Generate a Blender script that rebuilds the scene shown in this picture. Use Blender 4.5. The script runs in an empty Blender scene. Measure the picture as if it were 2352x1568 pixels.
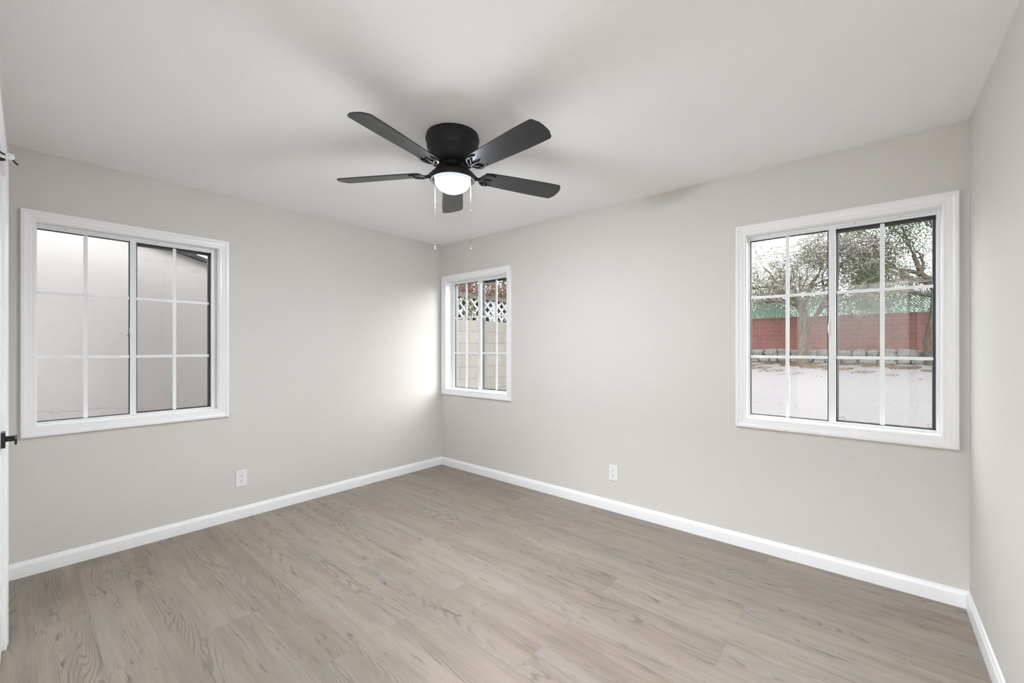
import bpy, bmesh, math, random
from mathutils import Vector, Matrix, Euler
from math import sin, cos, pi, radians, sqrt, atan2

# ------------------------------------------------------------------ camera, sky, lights, exposure
SC = bpy.context.scene
COL = SC.collection
CAM = (3.679, 0.0, 1.303)
cd = bpy.data.cameras.new('camera')
cam = bpy.data.objects.new('camera', cd)
COL.objects.link(cam)
cam.location = CAM
cam.rotation_euler = (pi / 2, 0, radians(40.535))
cd.sensor_width = 36.0
cd.lens = 970.6 / 2352 * 36.0
cd.shift_y = 14 / 2352
cd.clip_start = 0.01
cd.clip_end = 200
SC.camera = cam

SKY = 6.2            # overcast sky radiance
BOWL = 530.0         # fan light bowl radiance
HALL_FILL = 400.0         # radiance of the added, unseen hallway fill light
SUN = 2.5            # brighter part of the clouded sky, low in the north-east
EXPOSURE = 0.17

w = bpy.data.worlds.new('overcast_sky')
SC.world = w
w.use_nodes = True
wn = w.node_tree
wn.nodes.clear()
wo = wn.nodes.new('ShaderNodeOutputWorld')
wb = wn.nodes.new('ShaderNodeBackground')
wb.inputs['Color'].default_value = (0.95, 0.975, 1.0, 1)
wb.inputs['Strength'].default_value = SKY
wn.links.new(wb.outputs[0], wo.inputs[0])

sd = bpy.data.lights.new('sun_behind_cloud', 'SUN')
sd.energy = SUN
sd.angle = radians(34)
sd.color = (1.0, 0.985, 0.96)
sun = bpy.data.objects.new('sun_behind_cloud', sd)
COL.objects.link(sun)
SUN_DIR = Vector((cos(radians(20)) * sin(radians(48)), cos(radians(20)) * cos(radians(48)), sin(radians(20))))
sun.location = (12, 14, 9)
sun.rotation_euler = SUN_DIR.to_track_quat('Z', 'Y').to_euler()

SC.view_settings.view_transform = 'Standard'
SC.view_settings.look = 'None'
SC.view_settings.gamma = 1
SC.view_settings.use_curve_mapping = False
SC.view_settings.exposure = EXPOSURE
SC.cycles.use_denoising = True
SC.cycles.max_bounces = 14
SC.cycles.diffuse_bounces = 8
SC.cycles.transparent_max_bounces = 24
SC.cycles.sample_clamp_indirect = 12

# ------------------------------------------------------------------ materials
class NT:
    """small helper round one material's node tree"""
    def __init__(s, name):
        s.m = bpy.data.materials.new(name)
        s.m.use_nodes = True
        s.t = s.m.node_tree
        s.t.nodes.clear()
        s.out = s.n('ShaderNodeOutputMaterial')
    def n(s, typ, **kw):
        nd = s.t.nodes.new(typ)
        for k, v in kw.items():
            if k in nd.inputs.keys() if hasattr(nd.inputs, 'keys') else False:
                s.put(nd.inputs[k], v)
            else:
                setattr(nd, k, v)
        return nd
    def put(s, sock, v):
        if isinstance(v, bpy.types.NodeSocket):
            s.t.links.new(v, sock)
        elif isinstance(v, tuple) and len(v) == 3 and sock.type == 'RGBA':
            sock.default_value = (*v, 1)
        else:
            sock.default_value = v
    def math(s, op, a, b=0.0, c=None, clamp=False):
        nd = s.n('ShaderNodeMath')
        nd.operation = op
        nd.use_clamp = clamp
        s.put(nd.inputs[0], a); s.put(nd.inputs[1], b)
        if c is not None: s.put(nd.inputs[2], c)
        return nd.outputs[0]
    def mix(s, fac, a, b, typ='MIX'):
        nd = s.n('ShaderNodeMix')
        nd.data_type = 'RGBA'; nd.blend_type = typ
        s.put(nd.inputs[0], fac); s.put(nd.inputs[6], a); s.put(nd.inputs[7], b)
        return nd.outputs[2]
    def obj(s):
        return s.n('ShaderNodeTexCoord').outputs['Object']
    def noise(s, vec, scale, detail=2.0, rough=0.5, dist=0.0):
        nd = s.n('ShaderNodeTexNoise')
        s.put(nd.inputs['Vector'], vec)
        nd.inputs['Scale'].default_value = scale
        nd.inputs['Detail'].default_value = detail
        nd.inputs['Roughness'].default_value = rough
        nd.inputs['Distortion'].default_value = dist
        return nd.outputs['Fac']
    def scale(s, vec, v):
        nd = s.n('ShaderNodeVectorMath'); nd.operation = 'MULTIPLY'
        s.put(nd.inputs[0], vec); nd.inputs[1].default_value = v
        return nd.outputs[0]
    def smooth(s, v, lo, hi):
        nd = s.n('ShaderNodeMapRange'); nd.interpolation_type = 'SMOOTHSTEP'
        s.put(nd.inputs[0], v); nd.inputs[1].default_value = lo; nd.inputs[2].default_value = hi
        return nd.outputs[0]
    def bump(s, h, strength=0.2, dist=0.002):
        nd = s.n('ShaderNodeBump')
        nd.inputs['Strength'].default_value = strength
        nd.inputs['Distance'].default_value = dist
        s.put(nd.inputs['Height'], h)
        return nd.outputs[0]
    def bsdf(s, color, rough=0.5, normal=None, metal=0.0, spec=0.5):
        nd = s.n('ShaderNodeBsdfPrincipled')
        s.put(nd.inputs['Base Color'], color)
        s.put(nd.inputs['Roughness'], rough)
        nd.inputs['Metallic'].default_value = metal
        nd.inputs['Specular IOR Level'].default_value = spec
        if normal is not None: s.put(nd.inputs['Normal'], normal)
        s.t.links.new(nd.outputs[0], s.out.inputs[0])
        return s.m

def paint(name, col, rough, scale, strength, dist, spec=0.3):
    k = NT(name)
    co = k.obj()
    h = k.noise(co, scale, 3, 0.55)
    h2 = k.noise(co, scale * 0.35, 2, 0.5)
    hh = k.math('ADD', k.smooth(h, 0.35, 0.7), k.math('MULTIPLY', h2, 0.6))
    c = k.mix(k.noise(co, 1.3, 2), tuple(x * 0.985 for x in col), tuple(x * 1.015 for x in col))
    return k.bsdf(c, rough, k.bump(hh, strength, dist), spec=spec)

def plain(name, col, rough=0.45, metal=0.0, spec=0.5, var=0.03, scale=30):
    k = NT(name)
    c = k.mix(k.noise(k.obj(), scale, 3), tuple(x * (1 - var) for x in col), tuple(min(1, x * (1 + var)) for x in col))
    return k.bsdf(c, rough, metal=metal, spec=spec)

M = {}
M['wall'] = paint('greige_wall_paint', (0.655, 0.637, 0.599), 0.75, 130, 0.28, 0.002)
M['ceiling'] = paint('white_ceiling_paint', (0.895, 0.898, 0.903), 0.85, 95, 0.16, 0.002)
M['trim'] = plain('white_trim_paint', (0.86, 0.86, 0.865), 0.32, var=0.012)
M['vinyl'] = plain('white_window_metal', (0.80, 0.805, 0.81), 0.4, var=0.02)
M['muntin'] = plain('white_grille', (0.84, 0.85, 0.86), 0.4, var=0.015)
M['gasket'] = plain('dark_rubber_gasket', (0.03, 0.03, 0.035), 0.6)
M['track'] = plain('dull_grey_track', (0.15, 0.155, 0.158), 0.5)
M['screen_stile'] = plain('blue_grey_stile_lit_tone', (0.14, 0.16, 0.175), 0.45)  # side bars of the screen frame, lighter: reflected skylight put into the colour
M['screen_frame'] = plain('screen_frame_shade_tone', (0.05, 0.048, 0.045), 0.5)  # top and bottom bars of that frame, header shade put into the colour
M['black'] = plain('black_fan_metal', (0.016, 0.016, 0.017), 0.55, spec=0.3)
M['blade'] = plain('black_fan_blade', (0.024, 0.024, 0.025), 0.36, spec=0.5)
M['black_metal'] = plain('matt_black_hardware', (0.012, 0.012, 0.013), 0.35)
M['chrome'] = plain('chrome', (0.8, 0.8, 0.8), 0.15, metal=1.0)
M['rubber_white'] = plain('white_rubber', (0.75, 0.75, 0.74), 0.6)
M['plate'] = plain('white_plastic_plate', (0.80, 0.80, 0.79), 0.3, var=0.01)
M['slot'] = plain('dark_slot', (0.03, 0.03, 0.03), 0.7)
M['chip'] = plain('orange_chip', (0.55, 0.25, 0.08), 0.6)

def mk_bowl():
    k = NT('frosted_glass_lamp')
    co = k.obj()
    sep = k.n('ShaderNodeSeparateXYZ'); k.put(sep.inputs[0], co)
    # the frosted rim sits above the bulb and glows less than the belly of the bowl
    f = k.smooth(sep.outputs[2], -0.010, -0.060)
    e = k.n('ShaderNodeEmission')
    k.put(e.inputs[0], (0.905, 0.968, 1.06))
    k.put(e.inputs[1], k.math('ADD', k.math('MULTIPLY', f, BOWL), 0.8))
    k.t.links.new(e.outputs[0], k.out.inputs[0])
    return k.m
M['bowl'] = mk_bowl()

def mk_hall_fill():
    k = NT('hall_fill_glow')
    e = k.n('ShaderNodeEmission')
    k.put(e.inputs[0], (0.91, 0.968, 1.05)); k.put(e.inputs[1], HALL_FILL)
    k.t.links.new(e.outputs[0], k.out.inputs[0])
    return k.m
M['hall_fill'] = mk_hall_fill()

def mk_glass():
    k = NT('clear_window_glass')
    tr = k.n('ShaderNodeBsdfTransparent'); k.put(tr.inputs[0], (0.97, 0.98, 0.975))
    gl = k.n('ShaderNodeBsdfGlossy'); gl.inputs['Roughness'].default_value = 0.02
    # thin-sheet reflectance, the same from either side
    ge = k.n('ShaderNodeNewGeometry'); dt = k.n('ShaderNodeVectorMath'); dt.operation = 'DOT_PRODUCT'
    k.put(dt.inputs[0], ge.outputs['Normal']); k.put(dt.inputs[1], ge.outputs['Incoming'])
    cs = k.math('SUBTRACT', 1.0, k.math('ABSOLUTE', dt.outputs['Value']), clamp=True)
    fr = k.math('ADD', 0.03, k.math('MULTIPLY', k.math('POWER', cs, 5.0), 0.8))
    mx = k.n('ShaderNodeMixShader')
    k.put(mx.inputs[0], fr)
    k.t.links.new(tr.outputs[0], mx.inputs[1]); k.t.links.new(gl.outputs[0], mx.inputs[2])
    k.t.links.new(mx.outputs[0], k.out.inputs[0])
    return k.m
M['glass'] = mk_glass()

def mk_screen():
    k = NT('fine_insect_mesh')
    tr = k.n('ShaderNodeBsdfTransparent')
    df = k.n('ShaderNodeBsdfDiffuse'); k.put(df.inputs[0], (0.06, 0.055, 0.055))
    mx = k.n('ShaderNodeMixShader'); mx.inputs[0].default_value = 0.09
    k.t.links.new(tr.outputs[0], mx.inputs[1]); k.t.links.new(df.outputs[0], mx.inputs[2])
    k.t.links.new(mx.outputs[0], k.out.inputs[0])
    return k.m
M['screen'] = mk_screen()

def mk_floor():
    k = NT('weathered_grey_oak_planks')
    co = k.obj()
    sep = k.n('ShaderNodeSeparateXYZ'); k.put(sep.inputs[0], co)
    X, Y = sep.outputs[0], sep.outputs[1]
    W_, L_ = 0.18, 1.22
    v = k.math('DIVIDE', k.math('SUBTRACT', Y, 0.05), W_)
    row = k.math('FLOOR', v)
    even = k.math('MODULO', k.math('ADD', row, 100.0), 2.0)      # 0 even row, 1 odd row
    off = k.math('SUBTRACT', 0.745, k.math('MULTIPLY', even, 0.605))
    u = k.math('DIVIDE', k.math('SUBTRACT', X, off), L_)
    colm = k.math('FLOOR', u)
    fu = k.math('FRACT', u); fv = k.math('FRACT', v)
    cmb = k.n('ShaderNodeCombineXYZ'); k.put(cmb.inputs[0], row); k.put(cmb.inputs[1], colm)
    wn_ = k.n('ShaderNodeTexWhiteNoise'); wn_.noise_dimensions = '3D'; k.put(wn_.inputs[0], cmb.outputs[0])
    r1 = wn_.outputs['Value']
    sepc = k.n('ShaderNodeSeparateColor'); k.put(sepc.inputs[0], wn_.outputs['Color'])
    r2, r3 = sepc.outputs[0], sepc.outputs[1]
    # plank space
    px = k.math('ADD', X, k.math('MULTIPLY', r1, 37.0))
    py = k.math('ADD', Y, k.math('MULTIPLY', r2, 21.0))
    def vec(sx, sy, z=0.0):
        c = k.n('ShaderNodeCombineXYZ')
        k.put(c.inputs[0], k.math('MULTIPLY', px, sx)); k.put(c.inputs[1], k.math('MULTIPLY', py, sy)); k.put(c.inputs[2], k.math('ADD', k.math('MULTIPLY', r3, 9.0), z))
        return c.outputs[0]
    # growth rings: fine contour lines of a long stretched field, so they run along the plank and close into cathedrals
    field = k.noise(vec(0.55, 7.0), 1.0, 1.5, 0.42, 0.12)
    wob = k.noise(vec(11, 42, 3), 1.0, 2, 0.5)
    ring = k.math('FRACT', k.math('ADD', k.math('MULTIPLY', field, 40.0), k.math('MULTIPLY', wob, 0.7)))
    line = k.math('SUBTRACT', 1.0, k.smooth(k.math('ABSOLUTE', k.math('SUBTRACT', ring, 0.5)), 0.03, 0.26))
    patch = k.smooth(k.noise(vec(0.9, 11, 5), 1.0, 2, 0.55), 0.44, 0.64)
    # fine straight grain
    fine = k.noise(vec(7, 210, 7), 1.0, 3, 0.6)
    mid = k.noise(vec(1.3, 24, 8), 1.0, 4, 0.6)
    cloud = k.noise(vec(3.0, 9, 9), 1.0, 4, 0.6)
    # small knots and a broken dark heart line
    vor = k.n('ShaderNodeTexVoronoi'); k.put(vor.inputs['Vector'], vec(2.6, 9.0, 2)); vor.inputs['Scale'].default_value = 1.0
    kn = k.math('SUBTRACT', 1.0, k.smooth(k.math('ADD', vor.outputs['Distance'], k.math('MULTIPLY', wob, 0.12)), 0.05, 0.16))
    heart = k.math('SUBTRACT', 1.0, k.smooth(k.math('ABSOLUTE', k.math('SUBTRACT', k.noise(vec(0.8, 7.5, 11), 1.0, 3, 0.6, 0.3), 0.52)), 0.0, 0.016))
    split = k.math('MULTIPLY', heart, k.smooth(k.noise(vec(5.5, 26, 14), 1.0, 3, 0.7), 0.52, 0.66))
    cool = k.smooth(k.noise(vec(0.9, 6, 16), 1.0, 3, 0.6), 0.44, 0.72)
    base = k.mix(r1, (0.238, 0.190, 0.150), (0.330, 0.274, 0.222))
    base = k.mix(k.math('MULTIPLY', cool, 0.5), base, (0.262, 0.25, 0.252))
    base = k.mix(k.math('MULTIPLY', k.smooth(cloud, 0.35, 0.7), 0.4), base, (0.365, 0.305, 0.248))
    base = k.mix(k.math('MULTIPLY', k.smooth(mid, 0.42, 0.75), 0.42), base, (0.165, 0.138, 0.118))
    base = k.mix(k.math('MULTIPLY', k.smooth(fine, 0.38, 0.75), 0.3), base, (0.15, 0.127, 0.11))
    base = k.mix(k.math('MULTIPLY', k.math('MULTIPLY', line, patch), 0.5), base, (0.088, 0.077, 0.071))
    base = k.mix(k.math('MULTIPLY', kn, 0.55), base, (0.10, 0.092, 0.09))
    base = k.mix(k.math('MULTIPLY', split, 0.72), base, (0.065, 0.062, 0.064))
    # plank seams
    sv = k.math('MINIMUM', fv, k.math('SUBTRACT', 1.0, fv))
    su = k.math('MINIMUM', fu, k.math('SUBTRACT', 1.0, fu))
    seam = k.math('MAXIMUM', k.math('LESS_THAN', sv, 0.0045), k.math('LESS_THAN', su, 0.0007))
    base = k.mix(k.math('MULTIPLY', seam, 0.3), base, (0.1, 0.085, 0.074))
    h = k.math('SUBTRACT', k.math('MULTIPLY', fine, 0.4), k.math('ADD', k.math('MULTIPLY', seam, 1.0), k.math('MULTIPLY', line, 0.2)))
    rough = k.math('ADD', 0.4, k.math('MULTIPLY', mid, 0.12))
    return k.bsdf(base, rough, k.bump(h, 0.25, 0.001), spec=0.42)
M['floor'] = mk_floor()

def mk_stucco():
    k = NT('pinkish_stucco')
    co = k.obj()
    sep = k.n('ShaderNodeSeparateXYZ'); k.put(sep.inputs[0], co)
    Y, Z = sep.outputs[1], sep.outputs[2]
    c = k.mix(k.noise(co, 2.5, 4), (0.385, 0.357, 0.354), (0.428, 0.40, 0.395))
    # hairline cracks in the render
    def crack(a, level, wav, lo, hi, b):
        n1 = k.math('MULTIPLY', k.math('SUBTRACT', k.noise(co, 7, 4, 0.65), 0.5), wav)
        d = k.math('ABSOLUTE', k.math('SUBTRACT', k.math('ADD', a, n1), level))
        ln = k.math('SUBTRACT', 1.0, k.smooth(d, 0.0007, 0.0026))
        return k.math('MULTIPLY', ln, k.math('MULTIPLY', k.smooth(b, lo, lo + 0.05), k.math('SUBTRACT', 1.0, k.smooth(b, hi, hi + 0.12))))
    cr = k.math('MAXIMUM', crack(Z, 0.765, 0.10, -0.3, 0.72, Y), k.math('MULTIPLY', crack(Y, 0.90, 0.08, 1.25, 2.0, Z), 0.4))
    cr = k.math('MAXIMUM', cr, k.math('MULTIPLY', crack(Z, 1.715, 0.03, 0.25, 0.45, Y), 0.5))
    c = k.mix(k.math('MULTIPLY', cr, 0.6), c, (0.16, 0.12, 0.11))
    h = k.math('ADD', k.math('MULTIPLY', k.noise(k.scale(co, (1, 1, 1.7)), 22, 3, 0.5), 0.6), k.math('MULTIPLY', k.noise(co, 110, 3, 0.6), 0.6))
    return k.bsdf(c, 0.9, k.bump(h, 0.2, 0.008), spec=0.1)
M['stucco'] = mk_stucco()

def mk_blocks(name, c1, c2, mortar, along, bw, bh, msize, z0=0.0, u0=0.0, var=0.3, bumpd=0.01):
    k = NT(name)
    co = k.obj()
    sep = k.n('ShaderNodeSeparateXYZ'); k.put(sep.inputs[0], co)
    cmb = k.n('ShaderNodeCombineXYZ')
    k.put(cmb.inputs[0], k.math('ADD', sep.outputs[along], u0 + 40 * bw)); k.put(cmb.inputs[1], k.math('ADD', sep.outputs[2], z0 + 40 * bh))
    br = k.n('ShaderNodeTexBrick')
    k.put(br.inputs['Vector'], cmb.outputs[0])
    br.inputs['Scale'].default_value = 1.0
    br.inputs['Brick Width'].default_value = bw
    br.inputs['Row Height'].default_value = bh
    br.inputs['Mortar Size'].default_value = msize
    br.inputs['Mortar Smooth'].default_value = 0.3
    k.put(br.inputs['Color1'], c1); k.put(br.inputs['Color2'], c2); k.put(br.inputs['Mortar'], mortar)
    n1 = k.noise(co, 3.0, 4, 0.6)
    n2 = k.noise(co, 42, 3, 0.7)
    c = k.mix(k.math('MULTIPLY', k.smooth(n1, 0.35, 0.75), var), br.outputs['Color'], tuple(x * 0.66 for x in c1))
    c = k.mix(k.math('MULTIPLY', k.smooth(n2, 0.55, 0.8), 0.18), c, tuple(x * 0.6 for x in c2))
    h = k.math('SUBTRACT', k.math('MULTIPLY', n2, 0.35), br.outputs['Fac'])
    return k.bsdf(c, 0.92, k.bump(h, 0.5, bumpd), spec=0.1)
M['red_block'] = mk_blocks('red_painted_block', (0.150, 0.066, 0.055), (0.116, 0.055, 0.046), (0.158, 0.090, 0.080), 0, 0.4, 0.2, 0.014, z0=-0.02, var=0.35)
M['cream_block'] = mk_blocks('cream_concrete_block', (0.190, 0.176, 0.158), (0.172, 0.160, 0.142), (0.158, 0.146, 0.129), 1, 0.42, 0.2, 0.012, z0=0.03, u0=0.1, var=0.12, bumpd=0.012)

def mk_gravel():
    k = NT('pale_decomposed_granite')
    co = k.obj()
    c = k.mix(k.noise(co, 0.9, 5, 0.6), (0.120, 0.111, 0.113), (0.143, 0.1335, 0.136))
    c = k.mix(k.math('MULTIPLY', k.smooth(k.noise(co, 17, 4, 0.75), 0.48, 0.72), 0.45), c, (0.092, 0.084, 0.083))
    return k.bsdf(c, 0.95, k.bump(k.noise(co, 45, 3), 0.4, 0.01), spec=0.1)
M['gravel'] = mk_gravel()

def bark(name, a, b):
    k = NT(name)
    co = k.obj()
    n = k.noise(k.scale(co, (22, 22, 5)), 1.0, 4, 0.65, 0.4)
    return k.bsdf(k.mix(k.smooth(n, 0.3, 0.7), a, b), 0.95, k.bump(n, 0.7, 0.03), spec=0.1)
M['bark'] = bark('grey_brown_bark', (0.034, 0.026, 0.020), (0.118, 0.092, 0.073))
M['twig'] = bark('pale_twigs', (0.13, 0.108, 0.10), (0.21, 0.185, 0.175))

def leafmat(name, cols, trans=0.35):
    k = NT(name)
    rnd = k.noise(k.obj(), 3.1, 4, 0.8)
    c = k.mix(k.smooth(rnd, 0.3, 0.55), cols[0], cols[1])
    c = k.mix(k.smooth(rnd, 0.55, 0.75), c, cols[2])
    df = k.n('ShaderNodeBsdfDiffuse'); k.put(df.inputs[0], c)
    tl = k.n('ShaderNodeBsdfTranslucent'); k.put(tl.inputs[0], c)
    mx = k.n('ShaderNodeMixShader'); mx.inputs[0].default_value = trans
    k.t.links.new(df.outputs[0], mx.inputs[1]); k.t.links.new(tl.outputs[0], mx.inputs[2])
    k.t.links.new(mx.outputs[0], k.out.inputs[0])
    return k.m
M['leaf_olive'] = leafmat('olive_leaves', ((0.060, 0.080, 0.034), (0.112, 0.130, 0.060), (0.19, 0.155, 0.085)))
M['leaf_green'] = leafmat('deep_green_leaves', ((0.030, 0.053, 0.024), (0.058, 0.090, 0.040), (0.115, 0.13, 0.06)))
M['leaf_far'] = leafmat('pale_green_leaves', ((0.055, 0.072, 0.038), (0.09, 0.105, 0.055), (0.135, 0.135, 0.07)))
M['leaf_rust'] = leafmat('rust_leaves', ((0.08, 0.047, 0.033), (0.165, 0.095, 0.062), (0.20, 0.145, 0.105)))
M['leaf_dry'] = leafmat('fallen_dry_leaves', ((0.10, 0.064, 0.035), (0.165, 0.108, 0.058), (0.21, 0.148, 0.085)), 0.1)
M['leaf_vine'] = leafmat('yellow_green_vine_leaves', ((0.06, 0.085, 0.028), (0.10, 0.125, 0.04), (0.16, 0.14, 0.05)))
M['green_wood'] = plain('green_painted_lath', (0.125, 0.205, 0.152), 0.7, var=0.15, scale=8)
M['white_wood'] = plain('white_painted_lath', (0.25, 0.25, 0.255), 0.6, var=0.05)
M['grey_wood'] = plain('weathered_grey_wood', (0.088, 0.079, 0.07), 0.9, var=0.25, scale=25)
M['roof'] = plain('dark_roof_felt', (0.06, 0.055, 0.055), 0.9, var=0.5, scale=180)
M['fascia'] = plain('dark_grainy_rake_board', (0.028, 0.026, 0.026), 0.9, var=0.9, scale=160)
M['stone'] = bark('rough_grey_stone', (0.082, 0.077, 0.070), (0.165, 0.158, 0.146))
M['soil'] = plain('dry_brown_soil', (0.085, 0.072, 0.058), 0.95, var=0.4, scale=12)
M['leaf_brown'] = leafmat('dead_brown_leaves', ((0.022, 0.018, 0.015), (0.04, 0.032, 0.026), (0.07, 0.055, 0.043)), 0.15)
M['wire'] = plain('black_cable', (0.05, 0.05, 0.055), 0.6)
M['rust_pole'] = plain('rust_brown_pole', (0.11, 0.06, 0.045), 0.8)

# ------------------------------------------------------------------ mesh helpers
class MB:
    def __init__(s): s.v = []; s.f = []
    def box(s, x0, x1, y0, y1, z0, z1):
        b = len(s.v)
        s.v += [(x, y, z) for z in (z0, z1) for y in (y0, y1) for x in (x0, x1)]
        s.f += [(b, b + 2, b + 3, b + 1), (b + 4, b + 5, b + 7, b + 6), (b, b + 1, b + 5, b + 4), (b + 2, b + 6, b + 7, b + 3), (b, b + 4, b + 6, b + 2), (b + 1, b + 3, b + 7, b + 5)]
    def obox(s, mat, sx, sy, sz):
        b = len(s.v)
        s.v += [tuple(mat @ Vector((x * sx / 2, y * sy / 2, z * sz / 2))) for z in (-1, 1) for y in (-1, 1) for x in (-1, 1)]
        s.f += [(b, b + 2, b + 3, b + 1), (b + 4, b + 5, b + 7, b + 6), (b, b + 1, b + 5, b + 4), (b + 2, b + 6, b + 7, b + 3), (b, b + 4, b + 6, b + 2), (b + 1, b + 3, b + 7, b + 5)]
    def bar(s, p, q, wid, th, up=(0, 0, 1)):
        p, q = Vector(p), Vector(q)
        d = (q - p); L = d.length; d.normalize()
        n = Vector(up); n = (n - d * n.dot(d)).normalized()
        t = n.cross(d)
        m = Matrix((( d.x, t.x, n.x, 0), (d.y, t.y, n.y, 0), (d.z, t.z, n.z, 0), (0, 0, 0, 1)))
        m.translation = (p + q) / 2
        s.obox(m, L, wid, th)
    def lathe(s, prof, n=48, c=(0, 0, 0), axis='z', cap0=False, cap1=False):
        b = len(s.v)
        for r, h in prof:
            for i in range(n):
                a = 2 * pi * i / n
                x, y = r * cos(a), r * sin(a)
                p = (x, y, h) if axis == 'z' else ((h, x, y) if axis == 'x' else (y, h, x))
                s.v.append((c[0] + p[0], c[1] + p[1], c[2] + p[2]))
        for j in range(len(prof) - 1):
            for i in range(n):
                i2 = (i + 1) % n
                s.f.append((b + j * n + i, b + j * n + i2, b + (j + 1) * n + i2, b + (j + 1) * n + i))
        if cap0: s.f.append(tuple(b + i for i in range(n))[::-1])
        if cap1: s.f.append(tuple(b + (len(prof) - 1) * n + i for i in range(n)))
    def tube(s, pts, rad, n=8, caps=True):
        pts = [Vector(p) for p in pts]
        rads = rad if isinstance(rad, (list, tuple)) else [rad] * len(pts)
        b = len(s.v)
        prev = None
        for i, p in enumerate(pts):
            d = (pts[min(i + 1, len(pts) - 1)] - pts[max(i - 1, 0)]).normalized()
            if prev is None:
                a = Vector((0, 0, 1)) if abs(d.z) < 0.9 else Vector((1, 0, 0))
            else:
                a = prev
            x = (a - d * a.dot(d)).normalized(); y = d.cross(x); prev = x
            for j in range(n):
                t = 2 * pi * j / n
                s.v.append(tuple(p + (x * cos(t) + y * sin(t)) * rads[i]))
        for i in range(len(pts) - 1):
            for j in range(n):
                j2 = (j + 1) % n
                s.f.append((b + i * n + j, b + i * n + j2, b + (i + 1) * n + j2, b + (i + 1) * n + j))
        if caps:
            s.f.append(tuple(b + j for j in range(n))[::-1])
            s.f.append(tuple(b + (len(pts) - 1) * n + j for j in range(n)))
    def prism(s, outline, z0, z1, mat=None):
        n = len(outline); b = len(s.v)
        for z in (z0, z1):
            for x, y in outline:
                p = Vector((x, y, z)); s.v.append(tuple(mat @ p if mat else p))
        s.f.append(tuple(b + i for i in range(n))[::-1]); s.f.append(tuple(b + n + i for i in range(n)))
        for i in range(n):
            j = (i + 1) % n
            s.f.append((b + i, b + j, b + n + j, b + n + i))
    def ringframe(s, u0, u1, z0, z1, prof):
        """profile (offset outwards from the opening, y) swept round a rectangle in the xz plane with mitred corners"""
        b = len(s.v); n = len(prof)
        for o, y in prof:
            s.v += [(u0 - o, y, z0 - o), (u1 + o, y, z0 - o), (u1 + o, y, z1 + o), (u0 - o, y, z1 + o)]
        for j in range(n):
            j2 = (j + 1) % n
            for i in range(4):
                i2 = (i + 1) % 4
                s.f.append((b + j * 4 + i, b + j * 4 + i2, b + j2 * 4 + i2, b + j2 * 4 + i))
    def quad(s, c, a, b_):
        k = len(s.v)
        s.v += [tuple(c - a - b_), tuple(c + a - b_), tuple(c + a + b_), tuple(c - a + b_)]
        s.f.append((k, k + 1, k + 2, k + 3))
    def leaf(s, c, a, b_):
        k = len(s.v)
        s.v += [tuple(c - a), tuple(c + b_), tuple(c + a), tuple(c - b_)]
        s.f.append((k, k + 1, k + 2, k + 3))
    def build(s, name, mat, parent=None, smooth=None, bevel=0.0, recalc=True):
        me = bpy.data.meshes.new(name)
        me.from_pydata(s.v, [], s.f)
        if recalc:
            bm = bmesh.new(); bm.from_mesh(me)
            bmesh.ops.recalc_face_normals(bm, faces=bm.faces)
            bm.to_mesh(me); bm.free()
        me.materials.append(mat)
        if smooth is not None:
            me.shade_smooth()
            me.set_sharp_from_angle(angle=radians(smooth))
        o = bpy.data.objects.new(name, me)
        COL.objects.link(o)
        if parent is not None: o.parent = parent
        if bevel:
            md = o.modifiers.new('bevel', 'BEVEL'); md.width = bevel; md.segments = 2; md.limit_method = 'ANGLE'
        return o

def tag(o, label=None, cat=None, group=None, kind=None):
    if label: o['label'] = label
    if cat: o['category'] = cat
    if group: o['group'] = group
    if kind: o['kind'] = kind
    return o

def empty(name, loc=(0, 0, 0), rz=0.0):
    o = bpy.data.objects.new(name, None)
    o.empty_display_size = 0.1
    o.location = loc; o.rotation_euler = (0, 0, rz)
    COL.objects.link(o)
    return o

# ------------------------------------------------------------------ room shell
W, D, H = 4.044, 3.086, 2.44
T = 0.12
YB = -0.0325                    # back wall meets the left wall here
RB = -0.0105                    # the back wall runs very slightly out of square
OU0, OU1, OZ0, OZ1 = 0.0, 0.9, 0.847, 2.035   # window opening, in window space

def wall_boxes(mb, a0, a1, holes, fn, z1=H):
    """fn(a0,a1,z0,z1) adds one box; holes = [(h0,h1,z0,z1)] sorted along the wall"""
    cur = a0
    for h0, h1, z0, z1h in holes:
        if h0 > cur: fn(cur, h0, 0, z1)
        if z0 > 0: fn(h0, h1, 0, z0)
        fn(h0, h1, z1h, z1)
        cur = h1
    fn(cur, a1, 0, z1)

W1, W2, W3 = 0.068, 0.076, 3.049      # where each opening begins along its wall
mb = MB(); wall_boxes(mb, -0.2, D, [(W1, W1 + 0.9, OZ0, OZ1)], lambda a, b, c, d: mb.box(-T, 0, a, b, c, d))
tag(mb.build('wall_left', M['wall']), 'greige textured wall holding the window that looks onto stucco', 'wall', kind='structure')
mb = MB(); wall_boxes(mb, -T, W + T, [(W2, W2 + 0.9, OZ0, OZ1), (W3, W3 + 0.9, OZ0, OZ1)], lambda a, b, c, d: mb.box(a, b, D, D + T, c, d))
tag(mb.build('wall_far', M['wall']), 'greige textured wall holding two white grid windows', 'wall', kind='structure')
mb = MB(); mb.box(W, W + T, -1.6, D, 0, H)
tag(mb.build('wall_right', M['wall']), 'blank pale greige wall without any window', 'wall', kind='structure')
DX0, DX1, DZ = 0.835, 1.60, 2.045     # closet door opening in the back wall
HX0, HX1 = 2.95, 3.98                 # doorway to the hall
mb = MB(); wall_boxes(mb, 0, W, [(DX0, DX1, 0, DZ), (HX0, HX1, 0, 2.06)], lambda a, b, c, d: mb.box(a, b, -T, 0, c, d))
o = mb.build('wall_back', M['wall']); o.location = (0, YB, 0); o.rotation_euler = (0, 0, RB)
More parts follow.
